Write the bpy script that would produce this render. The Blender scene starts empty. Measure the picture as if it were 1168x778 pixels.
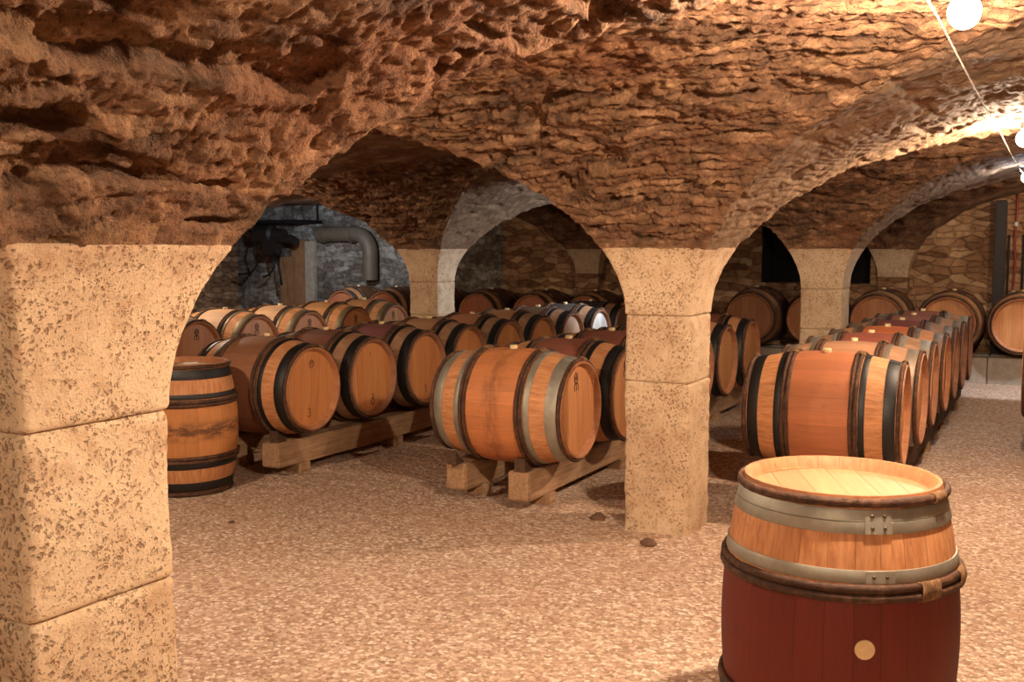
import bpy, bmesh, math, random
import numpy as np
from mathutils import Matrix, Vector
random.seed(7)
PI = math.pi
R = math.radians
sc = bpy.context.scene
COL = sc.collection

# ------------------------------------------------------------------ helpers
def lin(r, g, b):
    f = lambda c: (c/255/12.92) if c/255 <= .04045 else ((c/255+.055)/1.055)**2.4
    return (f(r), f(g), f(b), 1.0)

def add_mesh(name, verts, faces, mat=None, parent=None, smooth=False, attrs=None):
    me = bpy.data.meshes.new(name)
    if isinstance(verts, np.ndarray):
        f = np.asarray(faces, dtype=np.int32)
        n, k = f.shape
        me.vertices.add(len(verts)); me.vertices.foreach_set('co', verts.astype(np.float32).ravel())
        me.loops.add(n*k); me.loops.foreach_set('vertex_index', f.ravel())
        me.polygons.add(n)
        me.polygons.foreach_set('loop_start', np.arange(0, n*k, k, dtype=np.int32))
        me.polygons.foreach_set('loop_total', np.full(n, k, dtype=np.int32))
        me.update(calc_edges=True); me.validate()
    else:
        me.from_pydata([tuple(v) for v in verts], [], faces); me.update()
    if smooth:
        me.polygons.foreach_set('use_smooth', [True]*len(me.polygons))
    if attrs:
        for k_, v_ in attrs.items():
            a = me.attributes.new(k_, 'FLOAT', 'POINT'); a.data.foreach_set('value', np.asarray(v_, dtype=np.float32))
    if mat: me.materials.append(mat)
    o = bpy.data.objects.new(name, me); COL.objects.link(o)
    if parent: o.parent = parent
    return o

def empty(name, loc=(0, 0, 0), rz=0):
    e = bpy.data.objects.new(name, None); COL.objects.link(e)
    e.location = loc; e.rotation_euler = (0, 0, rz); e.empty_display_size = .1
    return e

def tag(o, label=None, cat=None, group=None, kind=None):
    if label: o['label'] = label
    if cat: o['category'] = cat
    if group: o['group'] = group
    if kind: o['kind'] = kind
    return o

class MB:
    """collects simple shapes into one mesh"""
    def __init__(s): s.v = []; s.f = []
    def add(s, vs, fs):
        b = len(s.v); s.v += [tuple(v) for v in vs]; s.f += [tuple(i+b for i in f) for f in fs]
    def box(s, x0, x1, y0, y1, z0, z1, bev=0.0, jit=0.0):
        bm = bmesh.new(); bmesh.ops.create_cube(bm, size=1)
        for v in bm.verts:
            v.co = Vector(((x0+x1)/2+v.co.x*(x1-x0), (y0+y1)/2+v.co.y*(y1-y0), (z0+z1)/2+v.co.z*(z1-z0)))
        if bev: bmesh.ops.bevel(bm, geom=bm.edges[:], offset=bev, segments=2, affect='EDGES')
        if jit:
            for v in bm.verts: v.co += Vector((random.uniform(-jit, jit), random.uniform(-jit, jit), random.uniform(-jit, jit)))
        bm.verts.index_update()
        s.add([v.co.copy() for v in bm.verts], [[v.index for v in f.verts] for f in bm.faces]); bm.free()
    def tube(s, pts, r, n=8, cap=True, rf=None):
        pts = [Vector(p) for p in pts]; rings = []; up = Vector((0, 0, 1))
        N = None
        for i, p in enumerate(pts):
            t = (pts[min(i+1, len(pts)-1)]-pts[max(i-1, 0)]).normalized()
            if N is None:
                N = t.cross(up)
                if N.length < .05: N = t.cross(Vector((1, 0, 0)))
                N.normalize()
            N = (N-t*N.dot(t)).normalized(); B = t.cross(N)
            rr = rf(i) if rf else r
            rings.append([p+(N*math.cos(2*PI*k/n)+B*math.sin(2*PI*k/n))*rr for k in range(n)])
        vs = [v for rg in rings for v in rg]; fs = []
        for i in range(len(pts)-1):
            for k in range(n):
                fs.append((i*n+k, i*n+(k+1) % n, (i+1)*n+(k+1) % n, (i+1)*n+k))
        if cap:
            fs.append(tuple(range(n))[::-1]); fs.append(tuple((len(pts)-1)*n+k for k in range(n)))
        s.add(vs, fs)
    def lathe(s, prof, axis='z', n=32, close=False, centre=(0, 0, 0)):
        """prof: (a, r) list, a along the axis"""
        vs = []; fs = []
        for a, r in prof:
            for k in range(n):
                t = 2*PI*k/n
                if axis == 'z': p = (r*math.cos(t), r*math.sin(t), a)
                elif axis == 'x': p = (a, r*math.sin(t), r*math.cos(t))
                else: p = (r*math.sin(t), a, r*math.cos(t))
                vs.append((p[0]+centre[0], p[1]+centre[1], p[2]+centre[2]))
        m = len(prof)
        for i in range(m if close else m-1):
            j = (i+1) % m
            for k in range(n):
                fs.append((i*n+k, i*n+(k+1) % n, j*n+(k+1) % n, j*n+k))
        s.add(vs, fs)
    def build(s, name, mat, parent=None, smooth=False, fix=True):
        o = add_mesh(name, s.v, s.f, mat, parent, smooth)
        if fix:
            bm = bmesh.new(); bm.from_mesh(o.data)
            bmesh.ops.recalc_face_normals(bm, faces=bm.faces[:]); bm.to_mesh(o.data); bm.free()
        return o

def autosmooth(o, ang=35):
    me = o.data
    me.polygons.foreach_set('use_smooth', [True]*len(me.polygons))
    me.set_sharp_from_angle(angle=R(ang))
    return o

# ------------------------------------------------------------------ numpy noise
def h3(ix, iy, iz, seed=0):
    with np.errstate(over='ignore'):
        h = (ix.astype(np.int64)*374761393 + iy.astype(np.int64)*668265263 + iz.astype(np.int64)*1274126177 + seed*974634777) & 0xffffffff
        h = ((h ^ (h >> 13))*1274126177) & 0xffffffff
        h = ((h ^ (h >> 16))*2246822519) & 0xffffffff
        h = h ^ (h >> 15)
    return (h & 0xffffff)/float(0xffffff)

def vn(x, y, z, seed=0):
    ix, iy, iz = np.floor(x), np.floor(y), np.floor(z)
    fx, fy, fz = x-ix, y-iy, z-iz
    fx, fy, fz = [f*f*(3-2*f) for f in (fx, fy, fz)]
    r = 0
    for a in (0, 1):
        for b in (0, 1):
            for c in (0, 1):
                w = (fx if a else 1-fx)*(fy if b else 1-fy)*(fz if c else 1-fz)
                r = r + w*h3(ix+a, iy+b, iz+c, seed)
    return r*2-1

def fbm(x, y, z, o=4, seed=0, g=.5):
    a, s, t = 1, 0, 0
    for i in range(o):
        t = t+a*vn(x*2**i, y*2**i, z*2**i, seed+i*17); s += a; a *= g
    return t/s

def sstep(a, b, x):
    t = np.clip((x-a)/(b-a), 0, 1); return t*t*(3-2*t)

# ------------------------------------------------------------------ materials
class NT:
    def __init__(s, name):
        s.m = bpy.data.materials.new(name); s.m.use_nodes = True
        s.t = s.m.node_tree; s.b = s.t.nodes['Principled BSDF']
    def n(s, ty, **kw):
        nd = s.t.nodes.new(ty)
        for k, v in kw.items():
            if k == 'ins':
                for i, val in v.items():
                    if hasattr(val, 'links') or isinstance(val, bpy.types.NodeSocket): s.t.links.new(val, nd.inputs[i])
                    else: nd.inputs[i].default_value = val
            else: setattr(nd, k, v)
        return nd
    def math(s, op, a, b=None, c=None, clamp=False):
        ins = {0: a}
        if b is not None: ins[1] = b
        if c is not None: ins[2] = c
        nd = s.n('ShaderNodeMath', operation=op, ins=ins); nd.use_clamp = clamp
        return nd.outputs[0]
    def coord(s): return s.n('ShaderNodeTexCoord').outputs['Object']
    def mapp(s, vec, scale=(1, 1, 1), loc=(0, 0, 0), rot=(0, 0, 0)):
        return s.n('ShaderNodeMapping', ins={0: vec, 1: loc, 2: rot, 3: scale}).outputs[0]
    def noise(s, vec, scale, detail=4, rough=.55, dist=0.0, col=False):
        nd = s.n('ShaderNodeTexNoise', ins={'Vector': vec, 'Scale': scale, 'Detail': detail, 'Roughness': rough, 'Distortion': dist})
        return nd.outputs['Color' if col else 'Fac']
    def vor(s, vec, scale, feature='F1', out='Distance', rnd=1.0):
        nd = s.n('ShaderNodeTexVoronoi', feature=feature, ins={'Vector': vec, 'Scale': scale, 'Randomness': rnd})
        return nd.outputs[out]
    def ramp(s, fac, stops, interp='LINEAR'):
        nd = s.n('ShaderNodeValToRGB', ins={0: fac}); cr = nd.color_ramp; cr.interpolation = interp
        while len(cr.elements) < len(stops): cr.elements.new(.5)
        for e, (p, c) in zip(cr.elements, stops):
            e.position = p; e.color = c if len(c) == 4 else (*c, 1)
        return nd.outputs[0]
    def step(s, fac, a, b):
        return s.n('ShaderNodeMapRange', interpolation_type='SMOOTHSTEP', ins={0: fac, 1: a, 2: b}).outputs[0]
    def mix(s, fac, a, b, mode='MIX'):
        nd = s.n('ShaderNodeMix', data_type='RGBA', blend_type=mode)
        for i, v in ((0, fac), (6, a), (7, b)):
            if isinstance(v, bpy.types.NodeSocket): s.t.links.new(v, nd.inputs[i])
            else: nd.inputs[i].default_value = v
        return nd.outputs[2]
    def bump(s, h, dist=.01, strength=1.0, nrm=None):
        ins = {'Strength': strength, 'Distance': dist, 'Height': h}
        if nrm is not None: ins['Normal'] = nrm
        return s.n('ShaderNodeBump', ins=ins).outputs[0]
    def out(s, col=None, rough=None, nrm=None, metal=None, spec=None):
        for k, v in (('Base Color', col), ('Roughness', rough), ('Normal', nrm), ('Metallic', metal), ('Specular IOR Level', spec)):
            if v is None: continue
            if isinstance(v, bpy.types.NodeSocket): s.t.links.new(v, s.b.inputs[k])
            else: s.b.inputs[k].default_value = v
        return s.m

g3 = lambda v: (v, v, v, 1)

def mat_vault():
    t = NT('vault_rubble'); c = t.coord()
    tint = t.n('ShaderNodeAttribute', attribute_name='tint').outputs['Fac']
    big = t.noise(c, 1.1, 5, .6)
    med = t.noise(t.mapp(c, (1, 1, 1.8)), 7, 6, .65, .4)
    fine = t.noise(c, 55, 5, .7)
    col = t.ramp(med, [(.25, lin(62, 46, 36)), (.42, lin(110, 80, 58)), (.56, lin(146, 106, 78)), (.68, lin(190, 146, 108)), (.8, lin(222, 186, 146))])
    plas = t.step(tint, 1.3, 1.6); tint = t.math('MINIMUM', tint, 1.0)
    tint = t.mix(plas, tint, g3(.5))
    col = t.mix(t.math('MULTIPLY', t.step(tint, .55, 1.0), .25), col, lin(196, 148, 104))
    col = t.mix(t.math('MULTIPLY', t.step(tint, .35, 0.0), .25), col, lin(84, 52, 36))
    col = t.mix(t.math('MULTIPLY', t.step(big, .48, .68), .5), col, lin(132, 76, 44))
    pale = t.step(t.noise(t.mapp(c, (1, 1, 2.2), (3, 7, 1)), 3.1, 4, .6), .64, .74)
    col = t.mix(t.math('MULTIPLY', pale, .6), col, lin(212, 170, 122))
    col = t.mix(t.math('MULTIPLY', t.step(fine, .5, .34), .55), col, lin(60, 38, 28))
    col = t.mix(t.math('MULTIPLY', plas, .6), col, t.ramp(t.noise(c, 6, 6, .7), [(.3, lin(120, 92, 70)), (.7, lin(176, 146, 116))]))
    col = t.mix(1.0, col, g3(.84), 'MULTIPLY')
    hgt = t.math('ADD', t.math('MULTIPLY', med, .6), t.math('MULTIPLY', fine, .4))
    nrm = t.bump(hgt, .045, .9)
    nrm = t.bump(t.noise(c, 170, 3, .6), .006, .6, nrm)
    return t.out(col, .92, nrm, spec=.2)

def mat_lime():
    t = NT('pale_limestone'); c = t.coord()
    big = t.noise(c, 2.6, 5, .6)
    speck = t.noise(c, 62, 5, .7)
    mid = t.noise(c, 9, 5, .7, .3)
    col = t.ramp(big, [(.3, lin(190, 156, 124)), (.55, lin(214, 184, 150)), (.75, lin(226, 200, 168))])
    m = t.math('MULTIPLY', t.step(mid, .50, .66), .75)
    wv = t.n('ShaderNodeVectorMath', operation='MULTIPLY_ADD', ins={0: t.noise(c, 60, 3, .6, col=True), 1: (.022, .022, .022), 2: c}).outputs[0]
    pits = t.math('MAXIMUM', t.step(t.vor(wv, 50), .36, .16), t.step(t.vor(wv, 105), .34, .14))
    clus = t.step(t.noise(t.mapp(c, (1, 1, 1), (4, 1, 7)), 8, 5, .7), .40, .56)
    sp = t.math('MAXIMUM', t.math('MULTIPLY', pits, clus), t.math('MULTIPLY', t.step(speck, .58, .68), .7))
    col = t.mix(t.math('MULTIPLY', m, .5), col, lin(164, 120, 84))
    col = t.mix(t.math('MULTIPLY', sp, .62), col, lin(128, 84, 54))
    # browner band towards the top of the capital, its edge broken by noise
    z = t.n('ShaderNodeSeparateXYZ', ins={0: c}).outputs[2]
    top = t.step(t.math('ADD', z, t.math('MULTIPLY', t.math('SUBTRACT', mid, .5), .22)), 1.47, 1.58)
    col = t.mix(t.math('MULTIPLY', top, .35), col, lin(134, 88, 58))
    pit = t.math('ADD', t.math('MULTIPLY', speck, .5), t.math('ADD', t.math('MULTIPLY', sp, -.8), t.math('MULTIPLY', mid, .5)))
    nrm = t.bump(pit, .016, .75)
    nrm = t.bump(t.noise(c, 190, 3, .6), .003, .5, nrm)
    return t.out(col, .9, nrm, spec=.2)

def mat_wallstone(name, c1, c2, c3, mj=.16, joint=.5, sv=.45):
    """coursed rubble; x runs along the wall"""
    t = NT(name); c = t.coord()
    w = t.noise(c, 4.5, 6, .7, col=True)
    off = t.n('ShaderNodeVectorMath', operation='MULTIPLY_ADD', ins={0: w, 1: (.16, .16, .10), 2: c}).outputs[0]
    s = t.n('ShaderNodeSeparateXYZ', ins={0: off})
    along = t.math('MULTIPLY', t.math('ADD', s.outputs[0], s.outputs[1]), 4.8)
    vec = t.n('ShaderNodeCombineXYZ', ins={0: along, 1: t.math('MULTIPLY', s.outputs[2], 11.5), 2: 0.0}).outputs[0]
    vd = t.n('ShaderNodeTexVoronoi', voronoi_dimensions='2D', feature='DISTANCE_TO_EDGE', ins={'Vector': vec, 'Scale': 1.0, 'Randomness': .8})
    vc = t.n('ShaderNodeTexVoronoi', voronoi_dimensions='2D', ins={'Vector': vec, 'Scale': 1.0, 'Randomness': .8})
    stone = t.n('ShaderNodeSeparateColor', ins={0: vc.outputs['Color']}).outputs[0]
    mort = t.step(vd.outputs['Distance'], .13, .02)
    n1 = t.noise(c, 11, 6, .65)
    col = t.ramp(t.math('ADD', t.math('MULTIPLY', stone, sv), t.math('MULTIPLY', n1, 1.05-sv)), [(.25, c1), (.5, c2), (.8, c3)])
    big = t.noise(c, 2.1, 5, .65)
    col = t.mix(t.math('MULTIPLY', t.step(big, .42, .62), .5), col, c1)
    col = t.mix(t.math('MULTIPLY', t.step(n1, .6, .75), .5), col, c3)
    col = t.mix(t.math('MULTIPLY', mort, mj), col, c1)
    h = t.math('ADD', t.math('MULTIPLY', mort, -joint), t.math('ADD', t.math('MULTIPLY', stone, .5), t.math('MULTIPLY', n1, .9)))
    nrm = t.bump(h, .035, .9)
    return t.out(col, .93, nrm, spec=.2)

def mat_floor():
    t = NT('gravel_floor'); c = t.coord()
    w = t.noise(c, 40, 2, .5, col=True)
    off = t.n('ShaderNodeVectorMath', operation='MULTIPLY_ADD', ins={0: w, 1: (.02, .02, 0.0), 2: c}).outputs[0]
    v1 = t.n('ShaderNodeTexVoronoi', ins={'Vector': t.mapp(off, (1, 1.0, 1)), 'Scale': 62.0})
    v2 = t.n('ShaderNodeTexVoronoi', ins={'Vector': off, 'Scale': 26.0})
    cell = t.n('ShaderNodeSeparateColor', ins={0: v1.outputs['Color']}).outputs[0]
    big = t.noise(c, 1.3, 5, .6)
    mid = t.noise(c, 9, 4, .6)
    col = t.ramp(cell, [(.0, lin(160, 126, 104)), (.3, lin(188, 154, 130)), (.7, lin(208, 176, 150)), (1.0, lin(240, 220, 200))])
    col = t.mix(t.math('MULTIPLY', t.step(big, .45, .7), .35), col, lin(190, 150, 118))
    col = t.mix(t.math('MULTIPLY', t.step(mid, .56, .72), .3), col, lin(180, 140, 108))
    gap = t.step(v1.outputs['Distance'], .6, .9)
    col = t.mix(t.math('MULTIPLY', gap, .35), col, lin(112, 78, 56))
    chip = t.step(t.noise(t.mapp(c, (1, 1, 1), (5, 2, 0)), 44, 5, .78, 1.2), .565, .63)
    col = t.mix(t.math('MULTIPLY', chip, .62), col, lin(104, 68, 46))
    h = t.math('ADD', t.math('MULTIPLY', v1.outputs['Distance'], -1.0), t.math('MULTIPLY', v2.outputs['Distance'], -.6))
    h = t.math('ADD', h, t.math('MULTIPLY', cell, .5))
    nrm = t.bump(h, .008, .8)
    nrm = t.bump(mid, .05, .7, nrm)
    return t.out(col, .95, nrm, spec=.15)

def oak_nodes(t, c, along='x'):
    sc_ = {'x': (2.0, 34, 34), 'y': (34, 2.0, 34), 'z': (34, 34, 2.0)}[along]
    grain = t.noise(t.mapp(c, sc_), 1.6, 6, .65, .3)
    blot = t.noise(c, 5, 5, .6)
    return grain, blot

def mat_staves(dusty=False):
    t = NT('dusty_barrel_staves' if dusty else 'barrel_staves'); c = t.coord()
    s = t.n('ShaderNodeSeparateXYZ', ins={0: c}); x, y, z = s.outputs
    oi = t.n('ShaderNodeObjectInfo')
    ang = t.math('ARCTAN2', y, z)
    p = t.math('ADD', t.math('MULTIPLY', ang, 27/(2*PI)), t.math('MULTIPLY', t.noise(t.mapp(c, (0, 1, 1)), 2.0, 1), 1.3))
    idx = t.math('FLOOR', p); fr = t.math('FRACT', p)
    wn = t.n('ShaderNodeTexWhiteNoise', noise_dimensions='2D',
             ins={0: t.n('ShaderNodeCombineXYZ', ins={0: idx, 1: t.math('MULTIPLY', oi.outputs['Random'], 91.0), 2: 0.0}).outputs[0]})
    rnd = wn.outputs['Value']
    edge = t.math('MINIMUM', fr, t.math('SUBTRACT', 1.0, fr))
    seam = t.step(edge, .02, .0)
    grain, blot = oak_nodes(t, c)
    oak = t.ramp(grain, [(.28, lin(166, 104, 64)), (.5, lin(194, 132, 86)), (.72, lin(212, 156, 108))])
    if dusty: oak = t.ramp(grain, [(.28, lin(134, 94, 68)), (.5, lin(158, 116, 86)), (.72, lin(182, 142, 108))])
    ax = t.math('ABSOLUTE', x)
    oak = t.mix(t.math('MULTIPLY', t.step(ax, .404, .412), .6), oak, lin(146, 90, 60))
    mask = t.step(ax, .200, .180)
    st = t.mix(1.0, t.mix(.5, g3(.72), t.ramp(grain, [(.25, g3(.55)), (.75, g3(1.0))])), oi.outputs['Color'], 'MULTIPLY')
    st = t.mix(t.math('MULTIPLY', t.step(blot, .5, .72), .28), st, t.mix(.5, st, lin(70, 38, 26)))
    col = t.mix(mask, oak, st)
    # wine run-off smudged round the belly of some barrels (strength in the object colour's alpha)
    band = t.step(ax, .085, .02)
    sm = t.noise(t.mapp(c, (14, 5, 5), (4, 2, 9)), 1.5, 5, .7)
    al = oi.outputs['Alpha']
    smf = t.math('MULTIPLY', t.math('MULTIPLY', band, t.step(sm, .36, .60)), t.math('MULTIPLY', t.math('SUBTRACT', 1.0, al), .8))
    col = t.mix(smf, col, lin(58, 34, 24))
    spot = t.step(t.noise(t.mapp(c, (1, 1, 1), (1, 8, 3)), 21, 3, .6), .66, .74)
    col = t.mix(t.math('MULTIPLY', spot, .35), col, lin(88, 48, 30))
    v = t.math('ADD', t.math('MULTIPLY', rnd, .22), .86)
    col = t.mix(1.0, col, t.n('ShaderNodeCombineColor', ins={0: v, 1: v, 2: v}).outputs[0], 'MULTIPLY')
    col = t.mix(t.math('MULTIPLY', seam, .22), col, lin(58, 32, 20))
    h = t.math('ADD', t.math('MULTIPLY', seam, -1.0), t.math('MULTIPLY', grain, .25))
    nrm = t.bump(h, .0016, .8)
    return t.out(col, t.math('ADD', .50, t.math('MULTIPLY', blot, .3)), nrm, spec=.35)

def mat_head():
    t = NT('barrel_head'); c = t.coord()
    s = t.n('ShaderNodeSeparateXYZ', ins={0: c}); x, y, z = s.outputs
    oi = t.n('ShaderNodeObjectInfo')
    p = t.math('MULTIPLY', t.math('ADD', y, 1.0), 11.0)
    idx = t.math('FLOOR', p); fr = t.math('FRACT', p)
    wn = t.n('ShaderNodeTexWhiteNoise', noise_dimensions='2D',
             ins={0: t.n('ShaderNodeCombineXYZ', ins={0: idx, 1: t.math('MULTIPLY', oi.outputs['Random'], 57.0), 2: 0.0}).outputs[0]}).outputs['Value']
    seam = t.step(t.math('MINIMUM', fr, t.math('SUBTRACT', 1.0, fr)), .022, .0)
    grain, blot = oak_nodes(t, c, 'z')
    col = t.mix(1.0, t.ramp(grain, [(.28, g3(.70)), (.5, g3(.86)), (.72, g3(1.0))]), oi.outputs['Color'], 'MULTIPLY')
    v = t.math('ADD', t.math('MULTIPLY', wn, .14), .90)
    col = t.mix(1.0, col, t.n('ShaderNodeCombineColor', ins={0: v, 1: t.math('MULTIPLY', v, v), 2: t.math('MULTIPLY', v, v)}).outputs[0], 'MULTIPLY')
    col = t.mix(t.math('MULTIPLY', seam, .3), col, lin(90, 50, 30))
    nrm = t.bump(t.math('ADD', t.math('MULTIPLY', seam, -1.0), t.math('MULTIPLY', grain, .3)), .002, 1.0)
    return t.out(col, .55, nrm, spec=.3)

def mat_hoopwood():
    t = NT('chestnut_hoop'); c = t.coord()
    n1 = t.noise(c, 38, 5, .7); n2 = t.noise(c, 8, 4, .6)
    col = t.ramp(t.math('ADD', t.math('MULTIPLY', n1, .6), t.math('MULTIPLY', n2, .4)), [(.3, lin(40, 27, 20)), (.5, lin(74, 48, 34)), (.7, lin(120, 84, 60))])
    return t.out(col, .7, t.bump(n1, .006, .8), spec=.3)

def mat_binding():
    t = NT('osier_binding'); c = t.coord()
    n1 = t.noise(c, 60, 4, .7)
    col = t.ramp(n1, [(.3, lin(70, 46, 32)), (.55, lin(124, 92, 62)), (.8, lin(176, 142, 102))])
    return t.out(col, .8, t.bump(n1, .004, .7), spec=.2)

def mat_hoopmetal():
    t = NT('hoop_metal'); c = t.coord()
    oi = t.n('ShaderNodeObjectInfo')
    n1 = t.noise(c, 9, 5, .65); n2 = t.noise(c, 60, 4, .6)
    v = t.ramp(n1, [(.3, g3(.72)), (.7, g3(1.1))])
    col = t.mix(1.0, oi.outputs['Color'], v, 'MULTIPLY')
    rust = t.step(t.noise(t.mapp(c, (1, 1, 1), (3, 3, 3)), 15, 5, .7), .6, .75)
    col = t.mix(t.math('MULTIPLY', rust, .4), col, lin(92, 58, 42))
    m = t.math('SUBTRACT', 1.0, oi.outputs['Alpha'])      # alpha 0 = bare galvanised steel, 1 = black paint
    return t.out(col, t.math('ADD', .40, t.math('MULTIPLY', n2, .28)), t.bump(n2, .001, .4), t.math('MULTIPLY', m, .6), .5)

def mat_simple(name, col, rough=.6, metal=0.0, nscale=30, var=.2, bumpd=.002):
    t = NT(name); c = t.coord(); n1 = t.noise(c, nscale, 4, .6)
    cc = t.mix(1.0, col, t.ramp(n1, [(.25, g3(1-var)), (.75, g3(1+var*.4))]), 'MULTIPLY')
    return t.out(cc, rough, t.bump(n1, bumpd, .6), metal)

def mat_timber(name, c1, c2, c3, along='y'):
    t = NT(name); c = t.coord(); grain, blot = oak_nodes(t, c, along)
    col = t.ramp(t.math('ADD', t.math('MULTIPLY', grain, .6), t.math('MULTIPLY', blot, .4)), [(.3, c1), (.5, c2), (.7, c3)])
    f = t.noise(c, 70, 3, .6)
    return t.out(col, .85, t.bump(t.math('ADD', grain, t.math('MULTIPLY', f, .3)), .008, .8), spec=.2)

def mat_emit(name, col, st):
    t = NT(name); t.b.inputs['Base Color'].default_value = (0.9, .9, .85, 1)
    t.b.inputs['Emission Color'].default_value = col; t.b.inputs['Emission Strength'].default_value = st
    return t.m

M = dict(
    vault=mat_vault(), lime=mat_lime(), floor=mat_floor(), staves=mat_staves(), dusty=mat_staves(True), head=mat_head(), hoopw=mat_hoopwood(),
    bind=mat_binding(), hoopm=mat_hoopmetal(),
    rubble=mat_wallstone('brown_rubble_wall', lin(112, 78, 54), lin(170, 126, 90), lin(214, 174, 132)),
    greywall=mat_wallstone('grey_rubble_wall', lin(60, 48, 40), lin(126, 114, 102), lin(196, 188, 178), .08, .25, .22),
    beam=mat_timber('old_timber', lin(124, 92, 68), lin(166, 130, 98), lin(196, 162, 128)),
    darkbeam=mat_timber('dark_timber', lin(52, 38, 30), lin(80, 60, 46), lin(108, 82, 62)),
    bung=mat_simple('bung_wood', lin(226, 196, 146), .7),
    rivet=mat_simple('rivet_steel', lin(96, 84, 72), .45, .6),
    mark=mat_simple('branded_ink', lin(60, 32, 22), .8),
    concrete=mat_simple('pale_concrete', lin(176, 162, 144), .9, 0, 12, .3, .01),
    black=mat_simple('black_iron', lin(26, 22, 20), .6, .3),
    darkpipe=mat_simple('dark_pipe', lin(44, 32, 26), .6, .1),
    red=mat_simple('red_cable', lin(150, 50, 40), .5),
    duct=mat_simple('duct_metal', lin(112, 98, 82), .6, .2, 8, .25),
    board=mat_timber('board_wood', lin(120, 84, 56), lin(150, 108, 74), lin(174, 130, 92), 'z'),
    paper=mat_simple('white_paper', lin(240, 238, 232), .8, 0, 10, .05),
    stone=mat_simple('loose_stone', lin(112, 80, 60), .9, 0, 20, .4, .01),
    grey=mat_simple('grey_plastic', lin(120, 130, 142), .5),
    cable=mat_simple('steel_chain', lin(150, 140, 126), .4, .7),
    white=mat_simple('lamp_base_white', lin(220, 215, 205), .5),
    niche=mat_simple('unlit_opening_black', lin(22, 18, 16), .95),  # black colour standing in for the darkness inside the wall opening
)

# ------------------------------------------------------------------ the cellar's grid (u = x, v = y); camera stands at the origin
HW = .185
U = [-13.15, -10.4, -6.13, -1.905, 2.33, 6.6]
V = [-7.0, -2.8, 1.455, 5.42, 9.66, 14.03]
Z0, B, ZS = 1.19, 1.10, 1.54
PH0 = math.asin((ZS-Z0)/B)
UMIN, UMAX, VMIN, VMAX = -12.96, 4.45, -4.9, 14.0

def spans(i, L):
    lo = (L[i]-L[i-1]-2*HW)/2 if i > 0 else 1.2
    hi = (L[i+1]-L[i]-2*HW)/2 if i < len(L)-1 else 1.2
    return lo, hi

def crown_arc(a, ph):
    """arc length from the crown down to angle ph"""
    q = np.linspace(0, PI/2, 400); ds = np.sqrt((a*np.sin(q))**2+(B*np.cos(q))**2)
    cum = np.concatenate([[0], np.cumsum((ds[1:]+ds[:-1])/2*(q[1]-q[0]))])
    return cum[-1]-np.interp(ph, q, cum)

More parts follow.
